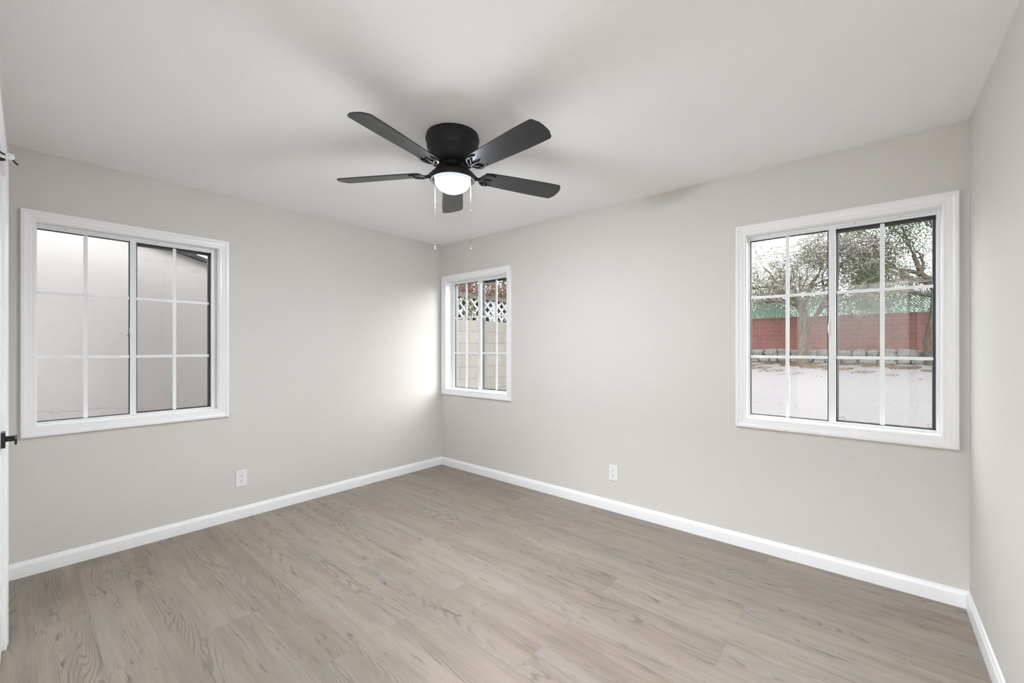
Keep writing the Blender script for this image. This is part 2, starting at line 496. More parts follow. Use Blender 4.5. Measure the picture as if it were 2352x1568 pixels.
tag(o, 'greige wall with the white closet door, seen nearly edge-on', 'wall', kind='structure')
mb = MB(); mb.box(-T, W + T, -1.72, D + T, -0.12, 0)
tag(mb.build('floor', M['floor']), 'grey-brown wood-look plank floor', 'floor', kind='structure')
mb = MB(); mb.box(-T, W + T, -1.72, D + T, H, H + 0.12)
tag(mb.build('ceiling', M['ceiling']), 'white orange-peel textured ceiling', 'ceiling', kind='structure')
# hallway behind the doorway the photograph was taken from
mb = MB(); mb.box(2.2, W, -1.72, -1.6, 0, H)
tag(mb.build('wall_hall', M['wall']), 'greige end wall of the hallway behind the doorway', 'wall', kind='structure')
mb = MB(); mb.box(2.08, 2.2, -1.72, -0.19, 0, H)
tag(mb.build('wall_hall_side', M['wall']), 'greige side wall of the hallway behind the doorway', 'wall', kind='structure')
mb = MB(); mb.box(-T, 2.08, -0.72, -0.62, 0, H)
tag(mb.build('wall_closet', M['wall']), 'greige back wall inside the closet', 'wall', kind='structure')
hl = empty('added_hall_fill_light', (3.35, -0.85, H))  # unseen fill light added behind the camera to brighten the room
tag(hl, 'added unseen round fill light in the hallway behind the doorway', 'lamp')
mb = MB(); mb.lathe([(0.16, 0), (0.165, -0.02), (0.155, -0.03)], 40, cap0=True, cap1=True); mb.build('fill_light_base', M['trim'], hl, 40)
mb = MB(); mb.lathe([(0.15, -0.03), (0.14, -0.06), (0.10, -0.085), (0.05, -0.097), (0.001, -0.1)], 40); mb.build('fill_light_shade', M['hall_fill'], hl, 60)

# baseboards with an eased, stepped top
BP = [(0, 0), (0.014, 0), (0.014, 0.062), (0.0125, 0.070), (0.008, 0.075), (0.0065, 0.083), (0.003, 0.086), (0, 0.087)]
def baseboard(name, p, q, nrm, label, rot=None, m0=0, m1=0):
    """p, q: floor points on the wall face; nrm: into the room; m0, m1: mitre lengths sign at the ends"""
    p, q, nrm = Vector((*p, 0)), Vector((*q, 0)), Vector((*nrm, 0))
    d = (q - p).normalized()
    mb = MB(); n = len(BP)
    for base, s in ((p, m0), (q, m1)):
        for t, z in BP:
            mb.v.append(tuple(base + nrm * t + d * (s * t) + Vector((0, 0, z))))
    for i in range(n):
        j = (i + 1) % n
        mb.f.append((i, j, n + j, n + i))
    mb.f.append(tuple(range(n))[::-1]); mb.f.append(tuple(range(n, 2 * n)))
    o = mb.build(name, M['trim'], smooth=35)
    return tag(o, label, 'baseboard', kind='structure')
baseboard('baseboard_left', (0, YB), (0, D), (1, 0), 'white baseboard along the wall with the stucco-view window', m1=-1)
baseboard('baseboard_far', (0, D), (W, D), (0, -1), 'white baseboard along the wall with two windows', m0=1, m1=-1)
baseboard('baseboard_right', (W, D), (W, 0.0), (-1, 0), 'white baseboard along the blank right wall', m0=1)

# ------------------------------------------------------------------ windows
CASING = [(0, 0.0), (0, -0.008), (0.004, -0.0105), (0.016, -0.0105), (0.019, -0.0135), (0.034, -0.0155), (0.041, -0.019), (0.044, -0.0205), (0.055, -0.0205), (0.059, -0.018), (0.059, 0.0)]
def make_window(name, label, loc, rz, e, gl, st, gr, lab_bits, wz=(0.868, 2.0), ring=True):
    """window space: x along the wall, y outwards, z up. gl/gr: glass of the sliding and the fixed half, st: meeting stile"""
    z0, z1 = wz
    root = empty(name, loc, rz)
    tag(root, label, 'window', kind='structure')
    mb = MB(); mb.ringframe(OU0, OU1, OZ0, OZ1, CASING)
    mb.build('window_casing', M['trim'], root)
    # painted reveal boards
    mb = MB(); t = 0.003
    mb.box(OU0 - 0.004, OU0 + t, -0.004, T, OZ0, OZ1); mb.box(OU1 - t, OU1 + 0.004, -0.004, T, OZ0, OZ1)
    mb.box(OU0, OU1, -0.004, T, OZ1 - t, OZ1 + 0.004); mb.box(OU0, OU1, -0.004, T, OZ0 - 0.004, OZ0 + t)
    mb.build('window_jamb', M['trim'], root)
    # outer metal frame: a stepped channel, narrower where the sash covers it
    fl, fr = gl[0] - 0.004, gr[1] + 0.006
    ia, ib = max(fl, OU0 + t + 0.002) + 0.0002, fr + 0.0038
    def frame_bars(mb, y0, y1, st_):
        mb.box(OU0 + t, ia - 0.0002, y0, y1, OZ0 + t, OZ1 - t)
        mb.box(ib + 0.0002, OU1 - t, y0, y1, OZ0 + t, OZ1 - t)
        mb.box(ia, ib, y0, y1, z1 + 0.0162, OZ1 - t)
        mb.box(ia, ib, y0 + st_, y1, z1 + 0.005, z1 + 0.016)
        mb.box(ia, ib, y0, y1, OZ0 + t, z0 - 0.0102)
        mb.box(ia, ib, y0 + st_, y1, z0 - 0.010, z0 - 0.004)
    ob = MB(); frame_bars(ob, e + 0.0201, e + 0.05, 0.0); ob.build('outer_track', M['track'], root)
    mb = MB(); frame_bars(mb, e, e + 0.02, 0.006)
    fo = mb.build('window_frame', M['vinyl'], root, bevel=0.0012)
    # screw heads along the top of the frame
    for q in (0.12, 0.55, 0.74, 0.86):
        sb = MB(); sb.lathe([(0.0001, -0.0006), (0.0022, -0.0006), (0.0024, 0.0004)], 10, (q, e, OZ1 - 0.013), 'y'); sb.build('screw', M['slot'], fo)
    def half(g, yg, tagname, vx, lx0, lx1):
        s = empty(tagname); s.parent = root
        pn = MB(); pn.box(g[0] - 0.003, g[1] + 0.003, yg, yg + 0.004, z0 - 0.003, z1 + 0.003); pn.build('pane', M['glass'], s)
        gk = MB(); gw = 0.0045
        gk.box(g[0] - gw, g[0] + 0.001, yg - 0.004, yg + 0.007, z0 - gw, z1 + gw); gk.box(g[1] - 0.001, g[1] + gw, yg - 0.004, yg + 0.007, z0 - gw, z1 + gw)
        gk.box(g[0], g[1], yg - 0.004, yg + 0.007, z0 - gw, z0 + 0.001); gk.box(g[0], g[1], yg - 0.004, yg + 0.007, z1 - 0.001, z1 + gw)
        gk.build('gasket', M['gasket'], s)
        mu = MB(); mw = 0.0195
        mu.box(vx - mw / 2, vx + mw / 2, yg - 0.0085, yg - 0.0005, z0 - 0.002, z1 + 0.002)
        for zz in (1.2435, 1.630):
            mu.box(g[0] - 0.001, vx - mw / 2, yg - 0.0075, yg - 0.0005, zz - 0.0085, zz + 0.0085)
            mu.box(vx + mw / 2, g[1] + 0.001, yg - 0.0075, yg - 0.0005, zz - 0.0085, zz + 0.0085)
        mu.build('muntin_grid', M['muntin'], s, bevel=0.0015)
        return s
    sl = half(gl, e + 0.012, 'sliding_sash', (gl[0] + gl[1]) / 2, *gl)
    ms = MB(); ms.box(st[0], st[1], e + 0.001, e + 0.026, z0 - 0.010, z1 + 0.018); ms.build('meeting_stile', M['vinyl'], sl, bevel=0.0015)
    lt = MB()
    lt.tube([(st[0] + 0.008, e + 0.001, 1.455), (st[0] + 0.003, e - 0.004, 1.445), (st[0] + 0.001, e - 0.007, 1.42), (st[0] + 0.002, e - 0.006, 1.39), (st[0] + 0.008, e + 0.001, 1.372)], [0.003, 0.004, 0.0045, 0.004, 0.003], 8)
    lt.build('latch', M['vinyl'], sl, 50)
    lk = MB(); lk.box(st[0] - 0.010, st[0] + 0.001, e + 0.004, e + 0.012, 1.375, 1.392); lk.build('latch_hook', M['track'], sl)
    half(gr, e + 0.034, 'fixed_sash', (gr[0] + gr[1]) / 2, *gr)
    # insect screen outside the fixed half
    sc = empty('insect_screen'); sc.parent = root
    ys = e + 0.052
    sf = MB(); fw = 0.014
    st_ = MB(); st_.box(gr[0] - 0.006, gr[0] + fw - 0.006, ys, ys + 0.008, z0 + 0.0021, z1 - 0.0121); st_.build('screen_stile', M['screen_stile'], sc)
    st_ = MB(); st_.box(gr[1] - fw + 0.012, gr[1] + 0.012, ys, ys + 0.008, z0 + 0.0021, z1 - 0.0121); st_.build('screen_stile', M['screen_stile'], sc)
    sf.box(gr[0] - 0.006, gr[1] + 0.012, ys, ys + 0.008, z1 - 0.012, z1 + 0.006); sf.box(gr[0] - 0.006, gr[1] + 0.012, ys, ys + 0.008, z0 - 0.008, z0 + 0.002)
    sf.build('screen_frame', M['screen_frame'], sc)
    sm = MB(); sm.box(gr[0], gr[1], ys + 0.004, ys + 0.0045, z0, z1); sm.build('screen_mesh', M['screen'], sc)
    if ring:
        for cx in (gr[0] + 0.028, gr[1] - 0.008):
            r = MB(); pts = [(cx + 0.011 * cos(a), ys - 0.002, z0 + 0.015 + 0.009 * sin(a)) for a in [i * 2 * pi / 18 for i in range(19)]]
            r.tube(pts, 0.0007, 6); r.build('pull_ring', M['wire'], sc)
    return root

make_window('window_1', 'white sliding grid window looking onto the pink stucco wall', (0, W1, 0), pi / 2, 0.050, (0.004, 0.409), (0.413, 0.445), (0.449, 0.855), None)
make_window('window_2', 'white sliding grid window in the corner with block wall and lattice view', (W2, D, 0), 0, 0.082, (0.055, 0.415), (0.419, 0.460), (0.464, 0.858), None, ring=False)
make_window('window_3', 'white sliding grid window looking onto the gravel yard and trees', (W3, D, 0), 0, 0.055, (0.016, 0.423), (0.427, 0.461), (0.465, 0.872), None)

# ------------------------------------------------------------------ closet door, nearly edge-on
dr = empty('door_1', (0, YB, 0), RB)
tag(dr, 'white panelled closet door seen nearly edge-on beside the stucco-view window', 'door', kind='structure')
mb = MB()
prof = [(-0.003, -0.03), (-0.003, 0.006), (0.004, 0.009), (0.03, 0.011), (0.05, 0.014), (0.062, 0.014), (0.065, 0.010), (0.065, -0.0)]
b = len(mb.v)
for o_, y in prof:
    mb.v += [(DX0 - o_, y, 0), (DX0 - o_, y, DZ + o_), (DX1 + o_, y, DZ + o_), (DX1 + o_, y, 0)]
for j in range(len(prof)):
    j2 = (j + 1) % len(prof)
    for i in range(3):
        mb.f.append((b + j * 4 + i, b + j * 4 + i + 1, b + j2 * 4 + i + 1, b + j2 * 4 + i))
mb.f.append(tuple(b + 4 * j for j in range(len(prof)))); mb.f.append(tuple(b + 4 * j + 3 for j in range(len(prof))))
mb.build('door_casing', M['trim'], dr)
LX0, LX1, LF = DX0 + 0.004, DX1 - 0.004, -0.004
mb = MB(); mb.box(LX0, LX1, LF - 0.035, LF, 0.012, DZ - 0.005)
leaf = mb.build('door_leaf', M['trim'], dr, bevel=0.0015)
# two raised panels, the upper one with an arched head
def arch_outline(x0, x1, z0, z1, rise, n=14):
    pts = [(x0, z0), (x1, z0)]
    for i in range(n + 1):
        a = i / n
        pts.append((x1 + (x0 - x1) * a, z1 - rise + rise * sin(pi * a)))
    return pts
for (x0, x1, z0, z1, rise) in ((LX0 + 0.12, LX1 - 0.12, 0.24, 0.88, 0.0), (LX0 + 0.12, LX1 - 0.12, 1.03, 1.88, 0.12)):
    outl = arch_outline(x0, x1, z0, z1, rise)
    c = ((x0 + x1) / 2, (z0 + z1) / 2)
    p = MB(); n = len(outl); rings = [(1.0, LF), (0.985, LF + 0.0035), (0.95, LF + 0.0035), (0.93, LF + 0.0008), (0.86, LF + 0.0008), (0.80, LF + 0.003)]
    for s_, y in rings:
        for (x, z) in outl: p.v.append((c[0] + (x - c[0]) * s_, y, c[1] + (z - c[1]) * s_))
    for j in range(len(rings) - 1):
        for i in range(n):
            i2 = (i + 1) % n
            p.f.append((j * n + i, j * n + i2, (j + 1) * n + i2, (j + 1) * n + i))
    p.f.append(tuple((len(rings) - 1) * n + i for i in range(n)))
    p.build('raised_panel', M['trim'], leaf)
# square black lever set
hx, hz = LX0 + 0.056, 0.915
mb = MB(); mb.box(hx - 0.032, hx + 0.032, LF, LF + 0.012, hz - 0.032, hz + 0.032)
hd = mb.build('door_handle', M['black_metal'], dr, bevel=0.001)
mb = MB(); mb.box(hx - 0.009, hx + 0.009, LF + 0.012, LF + 0.040, hz - 0.009, hz + 0.013); mb.build('spindle', M['black_metal'], hd, bevel=0.001)
mb = MB(); mb.box(hx - 0.012, hx + 0.11, LF + 0.038, LF + 0.045, hz - 0.010, hz + 0.014); mb.build('lever', M['black_metal'], hd, bevel=0.001)
# hinges and the pin stop on the top one
for zc in (0.25, 1.06, 1.845):
    mb = MB(); mb.lathe([(0.0055, -0.05), (0.0055, 0.05)], 12, (LX1 + 0.002, LF + 0.003, zc), cap0=True, cap1=True)
    mb.box(LX1 - 0.002, LX1 + 0.006, LF - 0.02, LF + 0.001, zc - 0.05, zc + 0.05)
    hg = mb.build('hinge', M['black_metal'], dr, 40)
ds = empty('hinge_pin_stop'); ds.parent = dr
sx, sy, sz = LX1 + 0.002, LF + 0.003, 1.905
mb = MB()
mb.tube([(sx, sy, sz - 0.008), (sx + 0.002, sy + 0.012, sz + 0.012), (sx + 0.004, sy + 0.024, sz + 0.004)], [0.006, 0.005, 0.003], 10)
mb.tube([(sx, sy, sz - 0.012), (sx - 0.004, sy + 0.014, sz - 0.010), (sx - 0.006, sy + 0.024, sz - 0.008)], [0.006, 0.006, 0.004], 10)
mb.build('stop_arm', M['black_metal'], ds, 60)
mb = MB(); mb.lathe([(0.0001, 0.004), (0.0085, 0.004), (0.0102, 0.001), (0.0102, -0.003), (0.0001, -0.004)], 24, (sx + 0.004, sy + 0.034, sz + 0.002), 'x'); mb.build('bumper', M['rubber_white'], ds, 50)
mb = MB(); mb.lathe([(0.0001, 0.0048), (0.0012, 0.0048), (0.0012, 0.003)], 10, (sx + 0.004, sy + 0.033, sz + 0.005), 'x'); mb.build('screw', M['slot'], ds)
mb = MB(); mb.tube([(sx - 0.002, sy + 0.036, sz - 0.001), (sx - 0.002, sy + 0.0505, sz - 0.018)], 0.0027, 10); mb.build('threaded_rod', M['black_metal'], ds, 50)

# ------------------------------------------------------------------ outlets
def outlet(name, loc, rz, label):
    r = empty(name, loc, rz)
    tag(r, label, 'outlet', 'wall outlets')
    mb = MB(); mb.box(-0.0385, 0.0385, -0.006, 0, -0.062, 0.062); mb.build('cover_plate', M['plate'], r, bevel=0.003)
    for zc in (0.0195, -0.0195):
        p = MB()
        outl = []
        for i in range(28):
            a = 2 * pi * i / 28
            outl.append((0.0165 * cos(a), max(-0.0135, min(0.0135, 0.0165 * sin(a)))))
        m = Matrix.Translation((0, -0.006, zc)) @ Matrix.Rotation(pi / 2, 4, 'X')
        p.prism(outl, -0.0002, 0.0016, m)
        rc = p.build('receptacle', M['plate'], r)
        for dx, hh in ((-0.0064, 0.0042), (0.0064, 0.0034)):
            q = MB(); q.box(dx - 0.0012, dx + 0.0012, -0.0079, -0.0074, zc + 0.004 - hh, zc + 0.004 + hh); q.build('slot', M['slot'], rc)
        q = MB(); q.lathe([(0.0001, -0.0079), (0.0028, -0.0079), (0.0028, -0.0074)], 14, (0, 0, zc - 0.0075), 'y'); q.build('ground_hole', M['slot'], rc)
    q = MB(); q.lathe([(0.0001, -0.0072), (0.002, -0.0072), (0.0024, -0.006)], 14, (0, 0, 0), 'y'); q.build('screw', M['plate'], r)
    return r
outlet('wall_outlet', (0, 1.112, 0.303), pi / 2, 'white duplex outlet below the stucco-view window')
outlet('wall_outlet', (2.104, D, 0.305), 0, 'white duplex outlet low on the wall between the two windows')

mb = MB(); mb.lathe([(0.0001, 0.0), (0.006, 0.0), (0.005, 0.003), (0.0001, 0.004)], 7); o = mb.build('wood_chip', M['chip'])
o.location = (1.62, 0.63, 0.0); o.scale = (1.4, 0.7, 1); tag(o, 'tiny orange chip lying on the plank floor', 'chip')

# ------------------------------------------------------------------ ceiling fan
FX, FY = 1.958, 1.521
fan = empty('ceiling_fan', (FX, FY, H))
tag(fan, 'black five-blade flush ceiling fan with a lit glass bowl', 'ceiling fan')
def zc(z): return z - H
mb = MB(); mb.lathe([(0.138, 0), (0.139, -0.012), (0.143, -0.018), (0.1435, -0.028), (0.139, -0.034), (0.1395, -0.040), (0.1375, -0.045), (0.137, -0.060), (0.131, -0.082), (0.128, -0.086), (0.128, -0.112), (0.125, -0.118), (0.112, -0.134), (0.09, -0.146), (0.07, -0.150), (0.001, -0.151)], 64, cap0=True)
mb.build('motor_housing', M['black'], fan, 28)
mb = MB(); mb.lathe([(0.062, -0.148), (0.062, -0.164), (0.058, -0.168), (0.001, -0.168)], 48); mb.build('flywheel', M['black'], fan, 40)
mb = MB(); mb.lathe([(0.034, -0.166), (0.034, -0.190), (0.04, -0.197), (0.060, -0.201), (0.098, -0.205), (0.112, -0.209), (0.1195, -0.217), (0.1205, -0.226), (0.1200, -0.238), (0.117, -0.241), (0.113, -0.240), (0.099, -0.230)], 64)
mb.build('light_fitter', M['black'], fan, 40)
prof = []
for i in range(15):
    a = i / 14 * pi / 2
    prof.append((max(0.0006, 0.0965 * cos(a)), -0.0700 * sin(a)))
prof = [(0.0945, 0.010)] + prof
mb = MB(); mb.lathe(prof, 64)
bw = mb.build('glass_bowl', M['bowl'], fan, 80); bw.location = (0, 0, -0.236)
BZ = 2.240 - H
A0 = radians(282.46)
def blade_outline():
    r0, r1, w0, w1, rc = 0.165, 0.662, 0.052, 0.070, 0.022
    def half(x): return w0 + (w1 - w0) * min(1.0, max(0.0, (x - r0) / 0.36)) ** 0.7
    low = [(r0 + 0.010, -w0 + 0.006), (r0 + 0.024, -w0)]
    low += [(x, -half(x)) for x in [r0 + 0.05 + (r1 - rc - 0.012 - r0 - 0.05) * i / 10 for i in range(11)]]
    end = []
    for i in range(1, 7):                                       # rounded corner
        a = -pi / 2 + i / 6 * pi / 2 * 0.9
        end.append((r1 - 0.012 - rc + rc * cos(a), -w1 + rc + rc * sin(a)))
    for i in range(1, 4):                                       # gently bowed end
        y = (-w1 + rc) * (1 - i / 4)
        end.append((r1 - 0.012 + 0.012 * (1 - (y / w1) ** 2), y))
    end.append((r1, 0.0))
    up = [(x, -y) for x, y in reversed(low + end[:-1])]
    return low + end + up
PITCH = radians(-12.5)
def make_blade():
    mb = MB(); mb.prism(blade_outline(), 0.0, 0.006)
    me_o = mb.build('fan_blade', M['blade'], None, bevel=0.0015)
    iron = MB()
    cp = cos(PITCH); sp = sin(PITCH)
    def U(x, y, z):  # from level hub space into the pitched blade's space
        return (x, y * cp + z * sp, -y * sp + z * cp)
    # arm sweeping down from the flywheel
    for s in (-1, 1):
        iron.tube([U(0.045, 0.010 * s, 0.040), U(0.075, 0.012 * s, 0.036), U(0.105, 0.015 * s, 0.012), U(0.135, 0.010 * s, -0.008), (0.160, 0.006 * s, -0.007)], [0.0065, 0.0065, 0.006, 0.006, 0.006], 8)
        # open scroll under the blade root
        iron.tube([(0.155, 0.004 * s, -0.006), (0.165, 0.030 * s, -0.006), (0.182, 0.047 * s, -0.005), (0.205, 0.049 * s, -0.004), (0.235, 0.040 * s, -0.003)], [0.0055, 0.006, 0.006, 0.0055, 0.003], 8)
        iron.tube([(0.160, 0.004 * s, -0.005), (0.180, 0.016 * s, -0.005), (0.196, 0.030 * s, -0.005), (0.198, 0.046 * s, -0.005)], 0.0042, 8)
    iron.tube([(0.155, 0, -0.006), (0.19, 0, -0.0055), (0.226, 0, -0.003)], [0.007, 0.006, 0.003], 8)
    iron.build('blade_iron', M['black'], me_o, 50)
    for (x, y) in ((0.215, 0.0), (0.205, 0.047), (0.205, -0.047)):
        q = MB(); q.lathe([(0.0001, -0.0095), (0.004, -0.0088), (0.0048, -0.006)], 12, (x, y, 0)); q.build('blade_screw', M['black'], me_o)
    return me_o
proto = make_blade()
for k in range(5):
    if k == 0: b = proto
    else:
        b = proto.copy(); COL.objects.link(b)
        for ch in list(proto.children):
            c = ch.copy(); COL.objects.link(c); c.parent = b
    b.parent = fan
    b.location = (0, 0, BZ)
    b.rotation_euler = Euler((PITCH, 0, A0 - k * 2 * pi / 5), 'XYZ')
# pull chains either side of the light
Rt = Vector((0.7599, 0.6499, 0)); Fw = Vector((-0.6499, 0.7599, 0))
for lat, dep, zb, zm in ((-0.1045, 0.05, 1.868, 2.070), (0.1035, -0.055, 1.842, 2.020)):
    p = Rt * lat + Fw * dep
    mb = MB()
    z = 2.212; pts = []; rad = []
    while z > zb:
        pts.append((p.x, p.y, zc(z))); rad.append(0.0017 if len(pts) % 2 else 0.0009)
        z -= 0.0018
    mb.tube(pts, rad, 6)
    mb.lathe([(0.0012, 0.006), (0.002, 0.004), (0.002, -0.004), (0.0012, -0.006)], 10, (p.x, p.y, zc(zm)))
    ch = mb.build('pull_chain', M['chrome'], fan, 60)
    pd = MB()
    pd.lathe([(0.0012, 0.010), (0.0022, 0.006), (0.0024, 0.0), (0.0045, -0.007), (0.0072, -0.014), (0.0080, -0.019), (0.0066, -0.0245), (0.0035, -0.0275), (0.0002, -0.0285)], 14, (p.x, p.y, zc(zb)), cap0=True)
    pd.build('pendant', M['chrome'], ch)
    so = MB(); so.tube([(p.x * 0.98, p.y * 0.98, zc(2.215)), (p.x * 1.0, p.y * 1.0, zc(2.212)), (p.x, p.y, zc(2.204))], 0.003, 8); so.build('chain_socket', M['black'], ch)

# ------------------------------------------------------------------ outside: ground
def gz(y): return -0.32 + max(0.0, y - 3.2) * 0.0485
mb = MB()
xs = [-30, -6, -1.4, 12, 40]; ys = [-12, 3.2, 8, 14, 20, 23.4, 45]
for y in ys:
    for x in xs: mb.v.append((x, y, gz(y) - 0.0))
nx = len(xs)
for j in range(len(ys) - 1):
    for i in range(nx - 1):
        mb.f.append((j * nx + i, j * nx + i + 1, (j + 1) * nx + i + 1, (j + 1) * nx + i))
tag(mb.build('ground', M['gravel']), 'pale gravel yard rising towards the red wall', 'ground', kind='structure')

# unseen eave added over the side-yard window to shade the stucco
mb = MB(); mb.box(-0.76, -T, -1.72, D + T, H + 0.02, H + 0.12)
tag(mb.build('added_shade_eave', M['trim']), 'unseen white eave added to shade the side yard outside the stucco-view window', 'eave', kind='structure')
# neighbour's stucco house beyond window 1
hs = empty('neighbour_house', (-1.5, 0.8, -0.32))
tag(hs, 'pinkish stucco house wall under a sloping dark roof edge', 'house')
def rel(o, px, py, pz): o.location = (-px, -py, -pz); return o
RS = -0.27
def rz_(y): return 2.262 + RS * (y - 0.90)
YA, YE = -1.6, 2.6
mb = MB()
b = len(mb.v)
for x in (-1.5, -1.75):
    mb.v += [(x, YA, -0.32), (x, YE, -0.32), (x, YE, rz_(YE) + 0.01), (x, YA, rz_(YA) + 0.01)]
mb.f += [(0, 1, 2, 3), (7, 6, 5, 4), (0, 4, 5, 1), (1, 5, 6, 2), (2, 6, 7, 3), (3, 7, 4, 0)]
mb.box(-6, -1.75, YE - 0.25, YE, -0.32, rz_(YE))
rel(mb.build('stucco_wall', M['stucco'], hs), -1.5, 0.8, -0.32)
mb = MB()
mb.bar((-1.47, YA, rz_(YA) + 0.016), (-1.47, YE + 0.15, rz_(YE + 0.15) + 0.016), 0.06, 0.036)
rel(mb.build('rake_board', M['fascia'], hs), -1.5, 0.8, -0.32)
mb = MB()
mb.bar((-3.82, YA, rz_(YA) + 0.012), (-3.82, YE + 0.2, rz_(YE + 0.2) + 0.012), 4.6, 0.02)
rel(mb.build('roof_slab', M['roof'], hs), -1.5, 0.8, -0.32)

# side-yard block wall, lattice, beam and vines beyond window 2
XB = -1.5
bwl = MB(); bwl.box(XB - 0.2, XB, 3.6, 12.0, -0.4, 1.77)
tag(bwl.build('block_wall', M['cream_block']), 'cream concrete block wall under the white lattice', 'wall')
lf = empty('white_lattice_fence', (XB - 0.1, 6, 1.77))
tag(lf, 'white diagonal lattice screen with a grey rail standing on the block wall', 'fence')
def lattice(x, y, u0, u1, z0, z1, pitch, wid, th, along):
    """diagonal laths clipped to a rectangle; along = 'x' or 'y'"""
    mb = MB(); h = z1 - z0
    for s, dd in ((1, 0.0), (-1, th)):
        c = u0 - h if s > 0 else u0
        while c < (u1 if s > 0 else u1 + h):
            a, za, b_, zb = c, z0, c + s * h, z1
            if a < u0: za += (u0 - a); a = u0
            if a > u1: za += (a - u1); a = u1
            if b_ > u1: zb -= (b_ - u1); b_ = u1
            if b_ < u0: zb -= (u0 - b_); b_ = u0
            if zb - za > 0.02:
                if along == 'x': mb.bar((a, y + dd, za), (b_, y + dd, zb), wid, th, (0, 1, 0))
                else: mb.bar((x + dd, a, za), (x + dd, b_, zb), wid, th, (1, 0, 0))
            c += pitch
    return mb
def part_at(o, root):
    o.parent = root; o.location = (-root.location.x, -root.location.y, -root.location.z); return o
for (a, b_) in ((3.9, 5.60), (5.68, 7.4), (7.48, 9.2)):
    part_at(lattice(XB - 0.06, 0, a, b_, 1.78, 2.16, 0.165, 0.042, 0.008, 'y').build('lattice_panel', M['white_wood']), lf)
for y in (3.85, 5.64, 7.44, 9.25):
    mb = MB(); mb.box(XB - 0.12, XB - 0.07, y - 0.04, y + 0.04, 1.7, 2.16); part_at(mb.build('post', M['white_wood']), lf)
mb = MB(); mb.box(XB - 0.13, XB - 0.03, 3.8, 9.3, 2.145, 2.235); part_at(mb.build('rail', M['grey_wood'], None, bevel=0.006), lf)

random.seed(7)
def rvec(r=1.0):
    while True:
        v = Vector((random.uniform(-1, 1), random.uniform(-1, 1), random.uniform(-1, 1)))
        if 0.05 < v.length < 1: return v * r
def leaf_pair(size, asp=0.5):
    a = rvec().normalized(); t = rvec(); b_ = (t - a * t.dot(a)).normalized()
    return a * size, b_ * size * asp
# dried vine over the rail
vn = empty('dried_vine', (XB - 0.1, 6, 2.23)); tag(vn, 'rust-brown dried vine tangled over the grey rail', 'vine')
lv = MB(); st = MB()
for i in range(12500):
    y = random.uniform(3.9, 9.2); z = 2.20 + abs(random.gauss(0, 0.15)); x = XB - 0.12 + random.gauss(0, 0.09)
    a, b_ = leaf_pair(random.uniform(0.010, 0.024), 0.5); lv.leaf(Vector((x, y, z)), a, b_)
dk = MB()
for i in range(5200):
    y = random.uniform(3.9, 9.2); z = 1.74 + random.random() * 0.5; x = XB - 0.16 - random.random() * 0.25
    a, b_ = leaf_pair(random.uniform(0.025, 0.05), 0.6); dk.leaf(Vector((x, y, z)), a, b_)
part_at(dk.build('dead_leaves', M['leaf_brown'], recalc=False), vn)
for i in range(700):
    p = Vector((XB - 0.1 + random.gauss(0, 0.07), random.uniform(3.9, 9.2), 2.2 + random.random() * 0.3)); pts = [p]
    for k in range(4): p = p + Vector((random.gauss(0, 0.03), random.gauss(0, 0.09), random.gauss(-0.01, 0.06))); pts.append(p)
    st.tube(pts, 0.0028, 4, False)
for i in range(26):
    y = 3.95 + i * 0.2; p = Vector((XB - 0.03, y, 2.2)); pts = [p]
    for k in range(5): p = p + Vector((random.gauss(0.01, 0.01), random.gauss(0, 0.05), -0.11)); pts.append(p)
    if i % 4 == 2: st.tube(pts, 0.003, 4, False)
part_at(lv.build('foliage', M['leaf_rust'], recalc=False), vn); part_at(st.build('stems', M['twig'], recalc=False), vn)
gv = empty('green_vine', (XB - 0.03, 5.1, 1.8)); tag(gv, 'yellow-green leafy vine climbing through the white lattice', 'vine')
lv = MB(); st = MB()
for i in range(150):
    y = random.gauss(5.0, 0.1); z = random.uniform(1.82, 2.2)
    a, b_ = leaf_pair(random.uniform(0.012, 0.024), 0.75); lv.leaf(Vector((XB + random.uniform(-0.06, 0.03), y + (z - 1.85) * -0.35, z)), a, b_)
for k in range(4):
    st.tube([(XB - 0.02, 5.0 + random.gauss(0, 0.05), 1.78), (XB, 5.02 + random.gauss(0, 0.05), 1.95), (XB - 0.02, 4.92 + random.gauss(0, 0.05), 2.2)], 0.004, 5, False)
part_at(lv.build('foliage', M['leaf_vine'], recalc=False), gv); part_at(st.build('stems', M['twig'], recalc=False), gv)
sh = empty('dark_shrub', (XB - 1.2, 6, gz(6))); tag(sh, 'dark green shrub behind the dried vine and white lattice', 'shrub')
lv = MB(); st = MB()
for i in range(9000):
    p = Vector((XB - 1.0 + random.gauss(0, 0.3), random.uniform(3.6, 10), random.uniform(0.9, 3.6)))
    a, b_ = leaf_pair(random.uniform(0.04, 0.08), 0.5); lv.leaf(p, a, b_)
for y in (4.2, 5.3, 6.4, 7.5, 8.7):
    for s in (-0.3, 0, 0.3): st.tube([(XB - 1.3, y, -0.3), (XB - 1.3, y + s * 0.6, 1.2), (XB - 1.3 + s * 0.3, y + s * 1.6, 3.0)], [0.04, 0.03, 0.01], 5)
part_at(lv.build('foliage', M['leaf_green'], recalc=False), sh); part_at(st.build('stems', M['bark'], recalc=False), sh)

